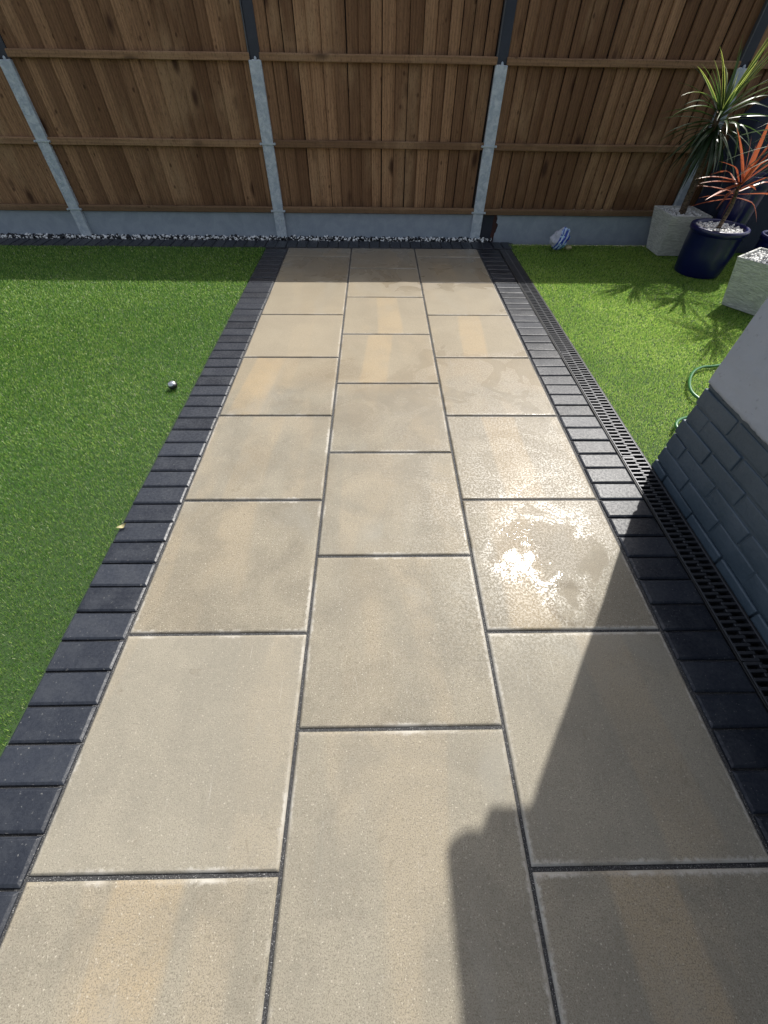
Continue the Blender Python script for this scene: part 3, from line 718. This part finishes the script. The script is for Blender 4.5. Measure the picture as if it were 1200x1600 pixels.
# navy covered garden item between post and side
bm = bmesh.new()
prof = [(0, 0), (.02, .01), (.03, .5), (.05, .92), (.12, .99), (.3, 1.09), (.55, 1.13), (.80, 1.10), (.86, .95), (.88, .5), (.90, 0)]
A_, B_ = [], []
for (x, z) in prof:
    A_.append(bm.verts.new((2.93+x, 4.40+(.05*(z/1.1)), z))); B_.append(bm.verts.new((2.93+x, 4.68, z)))
for k in range(len(prof)-1): bm.faces.new((A_[k], A_[k+1], B_[k+1], B_[k]))
bm.faces.new(A_[::-1]); bm.faces.new(B_)
bmesh.ops.recalc_face_normals(bm, faces=bm.faces); bmesh.ops.triangulate(bm, faces=bm.faces); bmesh.ops.subdivide_edges(bm, edges=bm.edges, cuts=6, use_grid_fill=True)
for v in bm.verts:
    q = mnoise.noise(Vector((v.co.x*9, v.co.y*9, v.co.z*1.6))); v.co.y -= .02*q*(1 if v.co.y < 4.6 else 0); v.co.x += .012*mnoise.noise(Vector((v.co.y*9, v.co.z*3, 2)))
tag(bmo('storage_cover', bm, M['navy'], None, True), 'dark navy covered garden item standing behind the plants at the fence', 'cover')

# ------------------------------------------------------------------ small things
bm = bmesh.new()
pts = spline([(2.62, 2.50, .013), (2.35, 2.42, .013), (2.05, 2.31, .013), (1.94, 2.285, .016), (1.85, 2.225, .02), (1.765, 2.11, .022), (1.725, 2.00, .022), (1.75, 1.91, .020), (1.80, 1.84, .018), (1.74, 1.775, .022), (1.60, 1.77, .026), (1.505, 1.73, .030), (1.475, 1.66, .028), (1.57, 1.58, .018), (1.8, 1.56, .012)], 8)
tube(bm, pts, .0085, 10)
tag(bmo('garden_hose', bm, M['hose'], None, True), 'green garden hose looping over the grass beside the wall corner', 'hose')
# crumpled bag
bm = bmesh.new(); bmesh.ops.create_icosphere(bm, subdivisions=5, radius=1)
for v in bm.verts:
    d = v.co.copy(); z = d.z
    wx = .085*(1-.25*max(0, z)) ; x = d.x*wx+.028*max(0, z); y = d.y*.055*(1-.45*max(0, z)); zz = (z*.5+.5)*.185
    n1 = mnoise.noise(d*2.3+Vector((3, 1, 0))); n2 = abs(mnoise.noise(d*5.1)); q = 1+.22*n1-.22*n2
    v.co = Vector((x*q, y*q, max(.002, zz*(1+.10*n1-.10*n2))))
bag = bmo('plastic_bag', bm, M['bag'], None, True); bag.location = (1.67, 4.44, .004); bag.rotation_euler.z = R(-8)
tag(bag, 'crumpled blue and white printed plastic bag on the grass by the fence', 'bag')
bm = bmesh.new(); bmesh.ops.create_icosphere(bm, subdivisions=3, radius=1)
for v in bm.verts: v.co = Vector((v.co.x*.032, v.co.y*.026, .024+v.co.z*.018))*(1+.25*mnoise.noise(v.co*3))+Vector((.105, .0, .0))
tail = bmo('bag_end', bm, M['dead'], bag, True)
# round cap light on left lawn
cp = empty('ground_light', (-1.222, 2.075, 0)); tag(cp, 'small round silver topped light lying on the left lawn', 'light')
bm = bmesh.new(); lathe(bm, [(0, .0), (.020, .0), (.024, .006), (.026, .018), (.022, .024), (0, .026)], n=24); bmo('base', bm, M['blackp'], cp, True)
bm = bmesh.new(); lathe(bm, [(.0225, .0245), (.021, .029), (.014, .034), (0, .0355)], n=24); bmo('cap', bm, M['chrome'], cp, True)
for c_ in cp.children: c_.rotation_euler = (R(10), R(-8), 0)
cp.location.z = .004
# curled leaf on edging
bm = bmesh.new(); prev = None
for k in range(9):
    u = k/8; w_ = .010*math.sin(math.pi*min(.97, max(.05, u))); x = (u-.5)*.036; z = .004+.010*abs(u-.5)**1.2*2
    a = bm.verts.new((x, -w_, z+.005)); b = bm.verts.new((x, 0, z)); c = bm.verts.new((x, w_, z+.006))
    if prev: bm.faces.new((prev[0], prev[1], b, a)); bm.faces.new((prev[1], prev[2], c, b))
    prev = (a, b, c)
lf = bmo('fallen_leaf', bm, M['dead'], None, True); lf.location = (-1.100, 1.058, .002); lf.rotation_euler.z = R(40)
tag(lf, 'small curled yellow leaf on the left block edging', 'leaf')

# ------------------------------------------------------------------ render
sc.render.engine = 'CYCLES'
sc.cycles.max_bounces = 8; sc.cycles.transparent_max_bounces = 8
